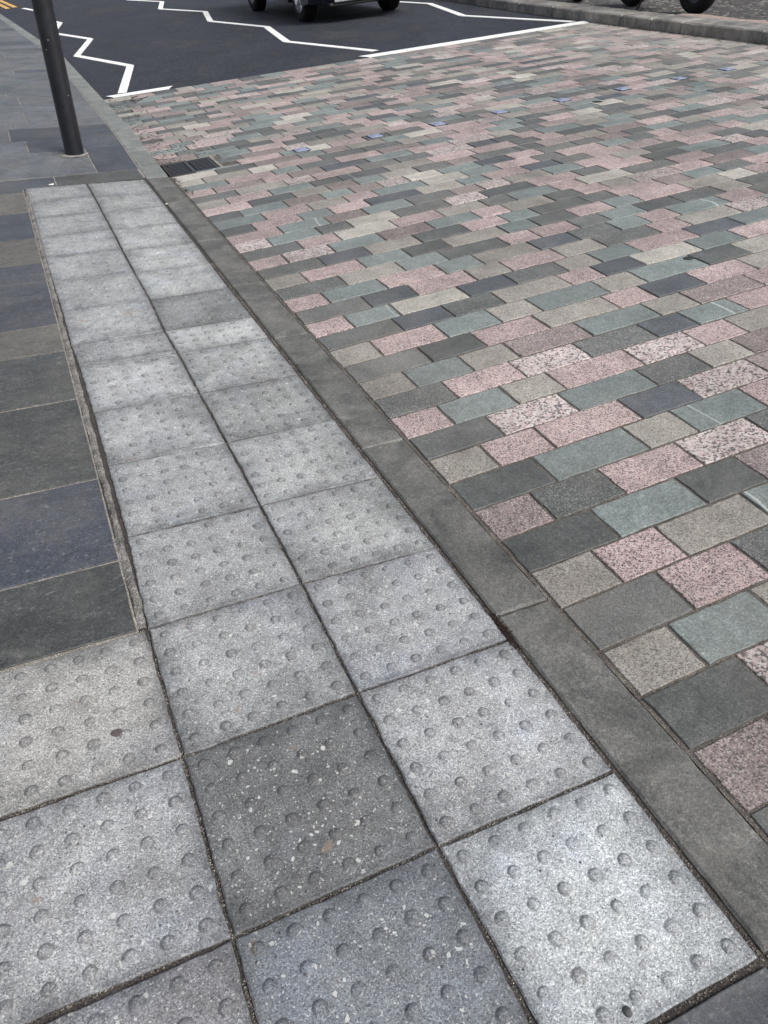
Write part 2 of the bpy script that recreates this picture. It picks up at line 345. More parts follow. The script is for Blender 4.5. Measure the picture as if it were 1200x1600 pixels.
# ------------------------------------------------------------------ slab geometry
def plate(mb, q, Z, nu=1, nv=1, wob=0., bev=.003, drop=.003, skirt=.04, mi=0, col=(1, 1, 1, 1), ztop=0., seed=0, rough=0., tilt=(0, 0)):
    """q: four (x,y) corners CCW; a slab with worn edges"""
    def P(u, v):
        x = (q[0][0]*(1-u)+q[1][0]*u)*(1-v)+(q[3][0]*(1-u)+q[2][0]*u)*v
        y = (q[0][1]*(1-u)+q[1][1]*u)*(1-v)+(q[3][1]*(1-u)+q[2][1]*u)*v
        return x, y
    Lu = math.dist(q[0], q[1]); Lv = math.dist(q[0], q[3])
    us = [0]+[bev/Lu+(1-2*bev/Lu)*i/nu for i in range(nu+1)]+[1]
    vs_ = [0]+[bev/Lv+(1-2*bev/Lv)*i/nv for i in range(nv+1)]+[1]
    n, m = len(us), len(vs_); V = []
    for j, v in enumerate(vs_):
        for i, u in enumerate(us):
            x, y = P(u, v); edge = i in (0, n-1) or j in (0, m-1)
            if wob:
                k = wob if (i < 2 or j < 2 or i > n-3 or j > m-3) else 0
                x += k*(nz(x, y, 28, seed)+.6*nz(x, y, 90, seed+3)); y += k*(nz(x, y, 28, seed+1)+.6*nz(x, y, 90, seed+4))
            z = Z(x, y)+ztop+tilt[0]*(u-.5)+tilt[1]*(v-.5)
            if rough: z += rough*nz(x, y, 14, seed+2)
            if edge: z -= drop*(1+.6*nz(x, y, 60, seed+5))
            V.append((x, y, z))
    F = [(j*n+i, j*n+i+1, (j+1)*n+i+1, (j+1)*n+i) for j in range(m-1) for i in range(n-1)]
    ring = [i for i in range(n)]+[j*n+n-1 for j in range(1, m)]+[(m-1)*n+i for i in range(n-2, -1, -1)]+[j*n for j in range(m-2, 0, -1)]
    b = len(V)
    for r in ring: V.append((V[r][0], V[r][1], V[r][2]-skirt))
    R = len(ring); F += [(ring[(i+1) % R], ring[i], b+i, b+(i+1) % R) for i in range(R)]
    mb.add(V, F, mi, col)
def inset(q, g):
    cx = sum(p[0] for p in q)/4; cy = sum(p[1] for p in q)/4; out = []
    for x, y in q: out.append((x-math.copysign(g, x-cx), y-math.copysign(g, y-cy)))
    return out
def sheet(mb, xs, ys, Z, dz=0., mi=0, bump=0., seed=0):
    n = len(xs); V = [(x, y, Z(x, y)+dz+(bump*nz(x, y, 40, seed) if bump else 0)) for y in ys for x in xs]
    mb.add(V, [(j*n+i, j*n+i+1, (j+1)*n+i+1, (j+1)*n+i) for j in range(len(ys)-1) for i in range(n-1)], mi)
def lin(a, b, n): return [a+(b-a)*i/n for i in range(n+1)]

# ------------------------------------------------------------------ the ground
mb = MB(); mb.add([(-300, -300, -.45), (300, -300, -.45), (300, 300, -.45), (-300, 300, -.45)], [(0, 1, 2, 3)])
tag(mb.build('ground', M_ROUGH), kind='structure')

# asphalt carriageway beyond the crossing (and, out of view, behind the camera)
FARY = 9.31
mb = MB(); ys = [FARY+.0]+lin(9.6, 13.6, 4)+lin(15, 60, 12)
V = []; F = []
for j, y in enumerate(ys):
    for x in (K-.02+KX(y), 2.2, 3.8, 5.4, FKX(y)+.03): V.append((x, y, RZ(x, y)-.004))
for j in range(len(ys)-1):
    for i in range(4): F.append((j*5+i, j*5+i+1, j*5+6+i, j*5+5+i))
mb.add(V, F)
sheet(mb, [K-.02, 3.8, 7.08], [-30, -2.2], RZ, -.004)
tag(mb.build('road', M_ASPH), kind='structure')

# markings: thermoplastic about 3 mm thick
def stripe(mb, a, b, w, z=.003, mi=0, cut=0):
    a = Vector(a); b = Vector(b); d = (b-a).normalized(); n = Vector((-d.y, d.x))*w/2; L = (b-a).length; k = max(1, int(L/.12))
    V = []
    for i in range(k+1):
        p = a+(b-a)*i/k
        for sgn in (-1, 1):
            q = p+n*sgn*(1+.06*nz(p.x, p.y, 9, sgn)); sh = cut*sgn*(1 if i == k else (-1 if i == 0 else 0)); q = q+d*sh
            V.append((q.x, q.y, RZ(q.x, q.y)+z))
    mb.add(V, [(2*i, 2*i+1, 2*i+3, 2*i+2)[::-1] for i in range(k)], mi)
    b0 = len(mb.v)-len(V); 
    for i in range(k):
        for s_ in (0, 1):
            p, q = V[2*i+s_], V[2*i+2+s_]
            mb.add([p, q, (q[0], q[1], q[2]-.008), (p[0], p[1], p[2]-.008)], [(0, 1, 2, 3)], mi)
mk = MB()
stripe(mk, (3.80, 9.42), (7.08, 9.42), .19, cut=.03)
stripe(mk, (.70, 9.43), (1.40, 9.43), .15, cut=.03)
def zigzag(pts, w=.10):
    for i, (a, b) in enumerate(zip(pts, pts[1:])):
        stripe(mk, a, b, w if i % 2 == 0 else w*1.05, z=.003+.0008*(i % 2))
zigzag([(.86, 9.55), (1.30, 11.68), (.80, 13.62), (1.27, 15.75), (.80, 17.72), (1.13, 19.75), (.80, 21.7), (1.0, 23.8), (.72, 25.7)])
zigzag([(4.10, 9.72), (3.58, 11.80), (3.93, 13.92), (3.48, 16.0), (3.86, 18.0), (3.32, 20.0), (3.75, 22), (3.24, 24), (3.7, 26)])
zigzag([(6.98, 9.58), (6.47, 11.78), (6.98, 13.95), (6.72, 15.5), (6.98, 17.9), (6.5, 20)])
tag(mk.build('road_marking', M_WHITE), kind='structure')
mk = MB()
for dx in (0, .2):
    stripe(mk, (.36+dx, 26.2+dx), (-.35+dx, 38), .12); stripe(mk, (-.35+dx, 38), (-1.2+dx, 56), .12)
tag(mk.build('yellow_road_marking', M_YEL), kind='structure')

# ---- crossing of granite setts (bedding sheet + setts)
by = [-0.188, -0.027, .134, .288, .454, .605, .762, .918, 1.078, 1.231, 1.382, 1.538, 1.689, 1.844, 2.004, 2.17, 2.323, 2.478, 2.635]
while by[-1] < FARY-.08: by.append(by[-1]+.1571)
by[-1] = FARY
lo = [-.188-.1571*i for i in range(12, 0, -1)]
by = lo+by; OFF = len(lo)
ROWS = {-1: ([], 'D'), 0: ([], 'R'), 1: ([0.859], 'DS'), 2: ([0.785, 1.046], 'BGB'), 3: ([0.883, 1.14], 'MPK'), 4: ([0.787, 1.005, 1.32], 'BPBG'), 5: ([0.893, 1.21, 1.443], 'DGDR'), 6: ([0.783, 1.036, 1.339, 1.638], 'RKPSK'), 7: ([0.893, 1.252, 1.454, 1.757], 'DGBVP'), 8: ([0.782, 0.996, 1.351, 1.613, 1.939], 'BPPNSR'), 9: ([0.891, 1.198, 1.543, 1.796, 2.007], 'DSGKBR'), 10: ([0.777, 1.041, 1.248, 1.607, 1.901, 2.119], 'PGBPSPB'), 11: ([0.874, 1.175, 1.475, 1.796, 2.008, 2.27], 'KPSKNGP'), 12: ([0.778, 1.027, 1.24, 1.588, 1.937, 2.149, 2.508], 'BGBRGBRP'), 13: ([0.922, 1.174, 1.482, 1.844, 2.048, 2.32, 2.624], 'MDPBPNPB'), 14: ([0.775, 1.08, 1.343, 1.552, 1.91, 2.121, 2.48, 2.742], 'BPGBGBGDW'), 15: ([0.947, 1.199, 1.459, 1.822, 2.013, 2.244, 2.59, 2.866], 'MNKBPNWGP'), 16: ([0.776, 1.006, 1.362, 1.618, 1.906, 2.104, 2.339, 2.706], 'PGWNKBGPN'), 17: ([0.927, 1.169, 1.487, 1.688, 1.994, 2.247], 'MNPBPBK'),
 18: ([.78, 1.08, 1.40, 1.62, 1.95, 2.2], 'PGPGBNK'), 19: ([.93, 1.25, 1.50, 1.86, 2.06], 'KBGDPP'), 20: ([.78, 1.1, 1.36, 1.6, 1.95], 'BPGDBG'),
 21: ([.93, 1.2, 1.5, 1.8], 'KNBDP'), 22: ([.78, 1.05, 1.35], 'PSGR'), 23: ([.92, 1.15, 1.5], 'KPWP')}
GX0, GX1, GY0, GY1 = .592, .975, 5.515, 5.895       # gully opening
sb = MB(); prev = []
wts = [('P', 27), ('R', 8), ('S', 7), ('B', 11), ('W', 5), ('K', 8), ('M', 4), ('G', 16), ('D', 12), ('N', 3)]
bag = [k for k, w in wts for _ in range(w)]
rs = random.Random(21)
last_types = []
for r in range(len(by)-1):
    y0, y1 = by[r], by[r+1]; idx = r-OFF
    js, ty = ROWS.get(idx, ([], ''))
    xs = [K+.004]+list(js); ty = list(ty); yc = (y0+y1)/2
    xe = FKX(yc)-.012
    if not js: xs.append(K+(.2 if idx % 2 == 0 else .32)+rs.uniform(-.01, .01))
    while xs[-1] < xe-.16:
        for _ in range(8):
            L = rs.choice((.2, .2, .25, .25, .3, .3, .35, .35))+rs.uniform(-.006, .006)
            if all(abs(xs[-1]+L-p) > .05 for p in prev): break
        xs.append(min(xs[-1]+L, xe))
    xs[-1] = xe; prev = xs[1:-1]; tt = []
    for i in range(len(xs)-1):
        if i < len(ty): k = ty[i]
        else:
            for _ in range(6):
                k = rs.choice(bag)
                if not (tt and tt[-1] == k) and not (k in 'DKN' and any(a < (xs[i]+xs[i+1])/2 < b and q in 'DKN' for a, b, q in last_types) and rs.random() < .6): break
        k2 = 'G' if k == 'V' else k
        tt.append(k2); a, b = xs[i], xs[i+1]
        g = .0042+.0012*rs.random(); near = yc < 3.2 and a < 3.4
        q = [(a+g, y0+g), (b-g, y0+g), (b-g, y1-g), (a+g, y1-g)]
        if b > GX0 and a < GX1 and y1 > GY0 and y0 < GY1:      # cut round the gully
            if a >= GX0-.01 and b <= GX1+.01 and y0 >= GY0-.08 and y1 <= GY1+.08: continue
            if y0 < GY0 < y1: q = [(a+g, y0+g), (b-g, y0+g), (b-g, GY0-.006), (a+g, GY0-.006)]
            elif y0 < GY1 < y1: q = [(a+g, GY1+.006), (b-g, GY1+.006), (b-g, y1-g), (a+g, y1-g)]
            elif b > GX1+.05: q = [(max(a, GX1)+.03, y0+g), (b-g, y0+g), (b-g, y1-g), (max(a, GX1)+.03, y1-g)]
            else: continue
        rc = (rs.random(), 1.0 if k == 'V' else rs.random(), rs.random(), 1)
        plate(sb, q, RZ, 8 if near else 1, 5 if near else 1, .0032 if near else 0, .0018, .0024, .03, MI[k2], rc, rs.uniform(-.0014, .0014), r*50+i, .0006 if near else 0, (rs.uniform(-.0015, .0015), rs.uniform(-.0015, .0015)))
    last_types = [(xs[i], xs[i+1], tt[i]) for i in range(len(tt))]
tag(sb.build('sett_paving', MATS, attr=True), kind='structure')
bm_ = MB()
xs_ = lin(K-.003, 7.06, 26)
sheet(bm_, xs_, lin(-2.2, GY0-.004, 30), RZ, -.0050, bump=.0015)
sheet(bm_, [GX1+.004]+lin(1.4, 7.06, 20), [GY0-.004, GY1+.004], RZ, -.0050)
sheet(bm_, xs_, lin(GY1+.004, FARY, 16), RZ, -.0050, bump=.0012)
tag(bm_.build('sett_bedding', M_SETTJOINT), kind='structure')

# ---- near pavement: bedding, flagstones
pb = MB()
sheet(pb, lin(-.8, K-.003, 10), lin(-.42, 5.56, 30), PZ, -.0075, 0, .002)
pale = lambda xs, ys: sheet(pb, xs, ys, PZ, -.0035, 1)
pale(lin(-9, -.8, 4), lin(-9, .8, 6)); pale(lin(-9, -.43, 4), lin(.8, 5.56, 12)); pale(lin(-.8, K, 2), [-9, -.42])
V = []; ysl = lin(5.56, 13.6, 40)+lin(15, 60, 14)
for y in ysl:
    for x in (-9, -5, -2, K-.004): V.append((x+KX(y), y, PZ(x, y)-.0035))
pb.add(V, [(4*j+i, 4*j+i+1, 4*j+5+i, 4*j+4+i) for j in range(len(ysl)-1) for i in range(3)], 1)
tag(pb.build('paving_bedding', [M_DARKJOINT, M_PALEJOINT]), kind='structure')

fb = MB(); rf = random.Random(5)
def flagrow(x0, x1, y0, y1, joints=None, types=None, g=.0035, n=6):
    g = .0048; xs = [x1]
    if joints: xs += joints
    while xs[-1] > x0: xs.append(xs[-1]-rf.uniform(.55, .95))
    for i in range(len(xs)-1):
        k = types[i] if types and i < len(types) else rf.choice((0, 1, 2, 3, 3, 3))
        kx = KX((y0+y1)/2)
        q = [(xs[i+1]+g+kx, y0+g), (xs[i]-g+kx, y0+g), (xs[i]-g+kx, y1-g), (xs[i+1]+g+kx, y1-g)]
        near = y0 < 7 and xs[i] > -1.5
        plate(fb, q, PZ, n if near else 2, n if near else 2, .0015 if near else 0, .002, .0015, .03, k, (rf.random(), rf.random(), rf.random(), 1), rf.uniform(-.0008, .0008), rf.randint(0, 999), .0006)
LEFT = [(.812, 1.115, 1), (1.115, 1.563, 0), (1.563, 2.157, 1), (2.157, 2.625, 1), (2.625, 2.932, 2), (2.932, 3.544, 0), (3.544, 3.848, 0), (3.848, 4.322, 2), (4.322, 4.90, 0), (4.90, 5.45, 2)]
for y0, y1, k in LEFT: flagrow(-6, -.43, y0, y1, [-1.05-rf.uniform(0, .4)], [k])
flagrow(-6, -.43, 5.45, 5.53, None, [0])
flagrow(-6, .408, 5.53, 5.80, [-.205, -.62], [1, 0, 0]); flagrow(-6, .415, 5.81, 6.54, [.11, -.58], [0, 3, 1]); flagrow(-6, .415, 6.54, 6.98, [-.32, -.9], [0, 3, 0])
y = 6.98
while y < 48:
    d = rf.uniform(.3, .62); flagrow(-6, .415, y, y+d, None, [3, 3, 3, 3, 3, 3, 3] if rf.random() < .75 else [0, 3, 3, 3, 3, 3]); y += d
for y0 in (-.81, -1.3, -1.8): flagrow(-6, .408, y0, y0+.5 if y0 < -1 else -.41, [rf.uniform(-.3, .0)], [0, 0, 1])
y = -.41
while y < .8: flagrow(-6, -.815, y, min(y+.42, .815)); y += .42
tag(fb.build('pavement', FM, attr=True), kind='structure')

# ------------------------------------------------------------------ kerb stones along the near pavement
kj = [-2.2, -1.3, -.40, .497, 1.387, 2.385, 3.088, 3.877, 4.775, 5.517, 6.35, 7.2, 8.1, 9.0, 9.95, 10.85, 11.8, 12.7, 13.6, 14.5, 15.4, 16.3, 17.2, 18.1, 19.0, 19.9, 20.8, 21.7, 22.6, 23.5, 24.4, 25.3]
kl = {2: 'nearest dark grey kerb stone at the bottom right, on the near side of the moss', 3: 'dark grey kerb stone just beyond the clump of dark moss',
 4: 'long dark grey kerb stone running past the fourth and fifth blister slabs', 5: 'short dark grey kerb stone with a pale scuff at its far corner', 6: 'dark grey kerb stone beside the short pair of blister slabs',
 7: 'plain greenish kerb stone two stones short of the gully grate', 8: 'smooth kerb stone level with the far end of the blister strip', 9: 'pale grey kerb stone touching the drain grate in the gutter'}
for i in range(1, len(kj)-1):
    y0, y1 = kj[i], kj[i+1]; g = .003
    if y1 < -.6: continue
    mb = MB(); a, b = KX(y0), KX(y1)
    plate(mb, [(.419+a+.001, y0+g), (K-.006+a, y0+g), (K-.006+b, y1-g), (.419+b+.001, y1-g)], PZ, 6, 24, .002, .006, .005, .16, 0, (random.random(), random.random(), random.random(), 1), .001, i*3, .001)
    o = mb.build('kerb_stone', KM if i < 9 else KM2, attr=True)
    tag(o, kl.get(i, 'pale raised kerb stone between the far pavement and the asphalt, past the drain grate'), 'kerb stone', 'kerb stones along the near pavement')

# far kerb: real upstand of about 0.12 m
fk = [5.3, 6.32, 7.56, 8.10, 8.70, 9.43, 10.35, 11.3, 12.2, 13.1, 14.0, 14.9, 15.8, 16.7]
FL = ['grey far kerb stone at the right edge, in front of the pinkish ground', 'far kerb stone in front of the nearer motorcycle wheel', 'short far kerb stone just left of the nearer motorcycle wheel', 'short far kerb stone midway between the two motorcycle wheels', 'far kerb stone just right of the end of the thick white line', 'far kerb stone touching the end of the thick white line']
for i in range(len(fk)-1):
    y0, y1 = fk[i], fk[i+1]; mb = MB()
    ZK = lambda x, y: RZ(x, y)+.118
    plate(mb, [(FKX(y0), y0+.004), (FKX(y0)+.385, y0+.004), (FKX(y1)+.385, y1-.004), (FKX(y1), y1-.004)], ZK, 6, 12, .003, .016, .014, .2, 0, (random.random(), random.random(), random.random(), 1), 0, i, .003)
    o = mb.build('kerb_stone', KM, attr=True)
    tag(o, FL[i] if i < len(FL) else 'dark far kerb stone beyond the end of the thick white line', 'kerb stone', 'kerb stones along the far side')
# low gutter band against the far kerb on the asphalt and the ground beyond the kerb
mb = MB(); ys = [5.0]+lin(6, 20, 20)+[40]; V = []
for y in ys:
    for x in (FKX(y)+.38, FKX(y)+.75, 9.5, 14, 26): V.append((x, y, RZ(x, y)+.05+(.004*nz(x, y, 3, 2))))
mb.add(V, [(5*j+i, 5*j+i+1, 5*j+6+i, 5*j+5+i) for j in range(len(ys)-1) for i in range(4)])
tag(mb.build('far_road', M_ROUGH), kind='structure')
mb = MB(); V = []
for y in lin(4.6, 8.2, 12):
    for x in (FKX(y)+.39, FKX(y)+.62+.1*nz(0, y, 2)): V.append((x, y, RZ(x, y)+.10+.006*nz(x, y, 8)))
mb.add(V, [(2*j, 2*j+1, 2*j+3, 2*j+2) for j in range(12)])
M_PINKC = mortar('pink_concrete', rgb(150, 132, 126), rgb(176, 160, 150))
tag(mb.build('far_edge_strip', M_PINKC), kind='structure')

# ------------------------------------------------------------------ blister slabs
NC = [[-0.006, 0.001], [-0.003, 0.41], [0.003, 0.818], [0.004, 1.211], [0.004, 1.615], [0.001, 2.014], [0.001, 2.41], [-0.006, 2.66], [0.002, 3.073], [-0.001, 3.486], [-0.003, 3.871], [0.001, 4.300], [-0.001, 4.710], [0.000, 5.13], [-0.005, 5.517]]
NR = [[0.411, 0.001], [0.407, 0.414], [0.409, 0.812], [0.407, 1.209], [0.405, 1.617], [0.404, 2.019], [0.403, 2.416], [0.401, 2.662], [0.398, 3.081], [0.402, 3.489], [0.403, 3.866], [0.402, 4.283], [0.405, 4.68], [0.404, 5.09], [0.403, 5.498]]
NL = [[-0.408, -0.005], [-0.408, 0.399], [-0.41, 0.812], [-0.398, 1.214], [-0.395, 1.63], [-0.394, 2.021], [-0.396, 2.441], [-0.405, 2.673], [-0.403, 3.085], [-0.408, 3.506], [-0.411, 3.908], [-0.41, 4.319], [-0.41, 4.735], [-0.413, 5.15], [-0.42, 5.546]]
def blister_slab(q, color, chips, label, gap=.004, seed=0, wear=0.):
    rg = random.Random(seed*13+1)
    mb = MB(); q = inset(q, gap); D = {}
    tl = (rg.uniform(-.002, .002), rg.uniform(-.002, .002)); zt = rg.uniform(-.0008, .0008)
    plate(mb, q, PZ, 22, 22, .0028, .003, .003, .045, 0, (0, 0, 0, 1), zt, seed, .0012, tl)
    nbase = len(mb.v)
    Lv = math.dist(q[0], q[3]); rows = 6 if Lv > .33 else 4
    dirt = [0.]*nbase
    for jj in range(rows):
        for ii in range(6):
            u = (ii+.5)/6+rg.uniform(-.004, .004); v = (jj+.5)/rows+rg.uniform(-.004, .004)
            x = (q[0][0]*(1-u)+q[1][0]*u)*(1-v)+(q[3][0]*(1-u)+q[2][0]*u)*v; y = (q[0][1]*(1-u)+q[1][1]*u)*(1-v)+(q[3][1]*(1-u)+q[2][1]*u)*v
            z0 = PZ(x, y)+zt+tl[0]*(u-.5)+tl[1]*(v-.5)+.0012*nz(x, y, 14, seed+2)
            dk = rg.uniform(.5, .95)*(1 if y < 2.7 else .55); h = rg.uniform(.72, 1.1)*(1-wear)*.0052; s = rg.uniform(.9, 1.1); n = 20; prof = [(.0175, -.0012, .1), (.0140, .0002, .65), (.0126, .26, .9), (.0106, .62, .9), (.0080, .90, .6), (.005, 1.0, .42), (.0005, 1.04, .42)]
            vs = []
            for pi, (r, hh, dd) in enumerate(prof):
                zz = hh if pi < 2 else hh*h
                for k in range(n):
                    a = 2*math.pi*k/n; w = 1+.07*noise.noise(Vector((math.cos(a)*1.5+x*90, math.sin(a)*1.5+y*90, seed)))
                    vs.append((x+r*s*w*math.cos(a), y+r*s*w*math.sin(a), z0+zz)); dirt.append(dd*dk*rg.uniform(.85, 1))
            mb.add(vs, [(i*n+k, i*n+(k+1) % n, (i+1)*n+(k+1) % n, (i+1)*n+k) for i in range(len(prof)-1) for k in range(n)], 0, smooth=True)
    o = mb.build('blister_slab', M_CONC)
    # edges of the slab collect grime too
    me = o.data
    for i in range(nbase):
        x, y, z = mb.v[i]
        e = min(abs(x-q[0][0]), abs(x-q[1][0]), abs(y-q[0][1]), abs(y-q[3][1]))
        dirt[i] = max(0, .55*(1-e/.022)) if e < .022 else 0
    edge = []
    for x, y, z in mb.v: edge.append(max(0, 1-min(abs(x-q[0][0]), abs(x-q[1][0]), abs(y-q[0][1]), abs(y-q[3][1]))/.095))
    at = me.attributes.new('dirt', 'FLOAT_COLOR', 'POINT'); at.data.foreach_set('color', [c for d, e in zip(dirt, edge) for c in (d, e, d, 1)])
    o.color = (*color[:3], chips)
    return tag(o, label, 'paving slab', 'blister paving slabs of the tactile strip')
def cg(v, b=0): return rgb(v-1, v, v-1+b)
ordn = ['first', 'second', 'third', 'fourth', 'fifth', 'sixth', 'seventh', 'eighth', 'ninth', 'tenth', 'eleventh', 'twelfth', 'thirteenth', 'fourteenth']
RC = [(160, .85), (154, .95), (154, .5), (158, .35), (142, .95), (160, .45), (168, .3), (128, .3), (160, .3), (162, .3), (158, .2), (152, .2), (148, .2), (146, .2)]
LC = [(112, .75), (150, .6), (152, .3), (156, .35), (156, .3), (158, .35), (150, .35), (156, .3), (154, .3), (154, .3), (154, .2), (152, .2), (148, .2), (142, .2)]
RL = {0: 'bright grey blister slab with many pale chips and a tan spotted dome near its middle, kerbside', 1: 'mottled grey blister slab by the dark moss clump in the kerb joint', 4: 'bluish grey blister slab with large white chips in the kerbside column',
 6: 'short blister slab with only four rows of domes, kerbside of the long joint', 7: 'darkest grey kerbside blister slab, halfway along the strip, next to a pale short slab', 13: 'farthest kerbside blister slab, nearest the drain grate'}
LL = {0: 'darkest slate grey blister slab, speckled with white chips, in the foreground', 1: 'chip speckled blister slab directly beyond the darkest one', 6: 'short blister slab with four rows of domes on the pavement side', 13: 'farthest blister slab on the pavement side, nearest the pole'}
CL_EDGE = .012
for i in range(14):
    v, ch = RC[i]
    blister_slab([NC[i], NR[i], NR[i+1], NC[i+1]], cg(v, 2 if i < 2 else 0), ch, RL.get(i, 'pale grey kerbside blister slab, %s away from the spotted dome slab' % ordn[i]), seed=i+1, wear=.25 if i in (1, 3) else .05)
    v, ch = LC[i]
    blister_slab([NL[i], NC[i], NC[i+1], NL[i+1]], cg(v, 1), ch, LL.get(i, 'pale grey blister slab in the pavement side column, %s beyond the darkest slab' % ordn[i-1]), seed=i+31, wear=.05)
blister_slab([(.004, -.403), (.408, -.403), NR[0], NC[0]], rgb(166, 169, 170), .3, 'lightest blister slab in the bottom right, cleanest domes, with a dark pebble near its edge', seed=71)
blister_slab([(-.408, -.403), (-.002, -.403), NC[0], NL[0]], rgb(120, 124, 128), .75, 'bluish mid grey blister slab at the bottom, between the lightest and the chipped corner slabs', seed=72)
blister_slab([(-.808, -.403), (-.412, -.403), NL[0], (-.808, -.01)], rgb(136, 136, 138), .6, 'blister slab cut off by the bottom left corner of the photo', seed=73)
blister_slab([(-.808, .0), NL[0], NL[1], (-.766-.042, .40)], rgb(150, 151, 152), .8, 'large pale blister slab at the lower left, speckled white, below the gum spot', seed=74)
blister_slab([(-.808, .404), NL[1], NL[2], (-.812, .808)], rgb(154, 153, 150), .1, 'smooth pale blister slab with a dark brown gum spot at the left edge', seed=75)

# crumbling mortar fillet on the left of the strip and small loose grit in the joints
mb = MB(); rows = lin(.82, 5.5, 420); V = []
for y in rows:
    e = -.402+.006*nz(0, y, 9, 3); w = .023+.008*nz(1, y, 5, 5)
    for t_ in (0, .25, .5, .75, 1):
        x = e-.004-w*t_+.003*nz(t_*3, y, 60, 2); V.append((x, y, -.0060+.0050*math.sin(math.pi*min(1, t_+.08))+.0035*(nz(x, y, 45, 1)+.8*nz(x, y, 130, 4))))
mb.add(V, [(5*j+i+1, 5*j+i, 5*j+5+i, 5*j+6+i) for j in range(len(rows)-1) for i in range(4)])
tag(mb.build('mortar_fillet', M_BAND), kind='structure')
M_GRIT = mortar('loose_grit', rgb(90, 84, 78), rgb(176, 168, 156))
mb = MB(); rg = random.Random(3)
def stone(mb, x, y, z, r, rg):
    vs = []
    for k in range(5): a = 2*math.pi*k/5+rg.random(); vs.append((x+r*math.cos(a)*rg.uniform(.7, 1.2), y+r*math.sin(a)*rg.uniform(.7, 1.2), z+r*.15))
    vs.append((x, y, z+r*rg.uniform(.7, 1.2)))
    mb.add(vs, [(k, (k+1) % 5, 5) for k in range(5)])
joints = [((0, -.4), (0, 5.5), .004), ((.411, -.4), (.411, 5.5), .005), ((-.408, -.4), (-.41, .8), .004), ((.584, -.4), (.584, 5.4), .004)]
for i in range(0, 15): joints += [(tuple(NL[i]), tuple(NC[i]), .003), (tuple(NC[i]), tuple(NR[i]), .003)]
joints += [((-.8, .402), (-.41, .402), .003), ((-.8, 0), (-.41, 0), .003), ((-.8, .812), (-.41, .812), .003), ((.004, -.403), (.41, -.403), .006)]
for a, b, w in joints:
    L = math.dist(a, b)
    for _ in range(int(L*340)):
        t_ = rg.random()**1.0; x = a[0]+(b[0]-a[0])*t_; y = a[1]+(b[1]-a[1])*t_
        if y > 3.5: continue
        stone(mb, x+rg.gauss(0, w*.5), y+rg.gauss(0, w*.5), PZ(x, y)-.006, rg.uniform(.0008, .0022), rg)
tag(mb.build('joint_grit', M_GRIT), kind='stuff')

# ------------------------------------------------------------------ gully grate
tilt = Matrix.Rotation(-math.atan(A), 4, 'Y')
def road_M(x, y, dz=0, rz=0): return Matrix.Translation((x, y, RZ(x, y)+dz)) @ tilt @ Matrix.Rotation(rz, 4, 'Z')
gx, gy = (GX0+GX1)/2, (GY0+GY1)/2; gw, gl = GX1-GX0, GY1-GY0
gt = empty('drain_grate', road_M(gx, gy)); tag(gt, 'slotted black iron drain grate set in the gutter against the near kerb', 'drain grate')
mb = MB()
for s in (-1, 1):
    mb.box((0, s*(gl/2-.009), -.03), (gw-.01, .014, .056)); mb.box((s*(gw/2-.012), 0, -.031), (.014, gl-.04, .052))
mb.build('frame', M_CAST, gt)
mb = MB(); mb.box((0, 0, -.016), (.030, gl-.034, .028), bev=.003); mb.build('centre_rib', M_CAST, gt)
for s in (-1, 1):
    mb = MB(); nb_ = 8
    for k in range(nb_):
        yy = -(gl-.05)/2+(gl-.05)*(k+.5)/nb_
        mb.box((s*(gw/4+.003), yy, -.018), (gw/2-.042, .014, .026), 1); mb.box((s*(gw/4+.003), yy, -.0035), (gw/2-.042, .015, .003))  # near-black bar sides: soot plus the shade of the slots put into the colour
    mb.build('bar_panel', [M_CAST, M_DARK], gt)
mb = MB(); mb.box((0, 0, -.26), (gw, gl, .01)); 
for s in (-1, 1): mb.box((0, s*gl/2, -.16), (gw, .01, .19)); mb.box((s*gw/2, 0, -.16), (.01, gl, .19))
mb.build('gully_pit', M_DARK, gt)
mb = MB(); sheet(mb, lin(-.17, .17, 14), lin(-.17, .17, 14), lambda x, y: -.075+.03*nz(x, y, 12, 5), bump=.01); mb.build('silt', M_SILT, gt)
mb = MB(); plate(mb, [(GX1+.003, GY0+.0), (GX1+.027, GY0+.0), (GX1+.027, GY1), (GX1+.003, GY1)], RZ, 3, 20, .004, .003, .003, .03, 0, ztop=-.0005, rough=.002)
tag(mb.build('mortar_strip', M_PALEJOINT), kind='structure')

# ------------------------------------------------------------------ steel studs across the crossing
sx = [1.64, 2.27, 2.84, 3.43, 4.06, 4.69, 5.31, 5.87, 6.46]
for i, x in enumerate(sx):
    yy = 5.545+.01*math.sin(i*5); st = empty('road_stud', road_M(x, yy)); nm = ['nearest the drain grate, leftmost of the row', 'second from the left in the row', 'third from the left in the row', 'fourth from the left in the row', 'fifth from the left in the row', 'sixth from the left in the row', 'seventh from the left in the row', 'eighth from the left in the row', 'last in the row'][i]
    tag(st, 'square steel stud set in the setts, '+nm, 'road stud', 'steel studs set in a row across the crossing')
    mb = MB(); mb.box((0, 0, .003), (.104, .104, .008), bev=.003); mb.build('plate', M_STUD, st)
    mb = MB(); mb.lathe([(.034, .0072), (.032, .0095), (.02, .0112), (.0004, .0118)], (0, 0, 0), n=20); mb.build('dome', M_STUD, st)
    mb = MB()
    for s in (-1, 1): mb.box((0, s*.057, .0005), (.124, .007, .005)); mb.box((s*.059, 0, .0005), (.006, .107, .005))
    mb.build('surround', M_PLAST, st)

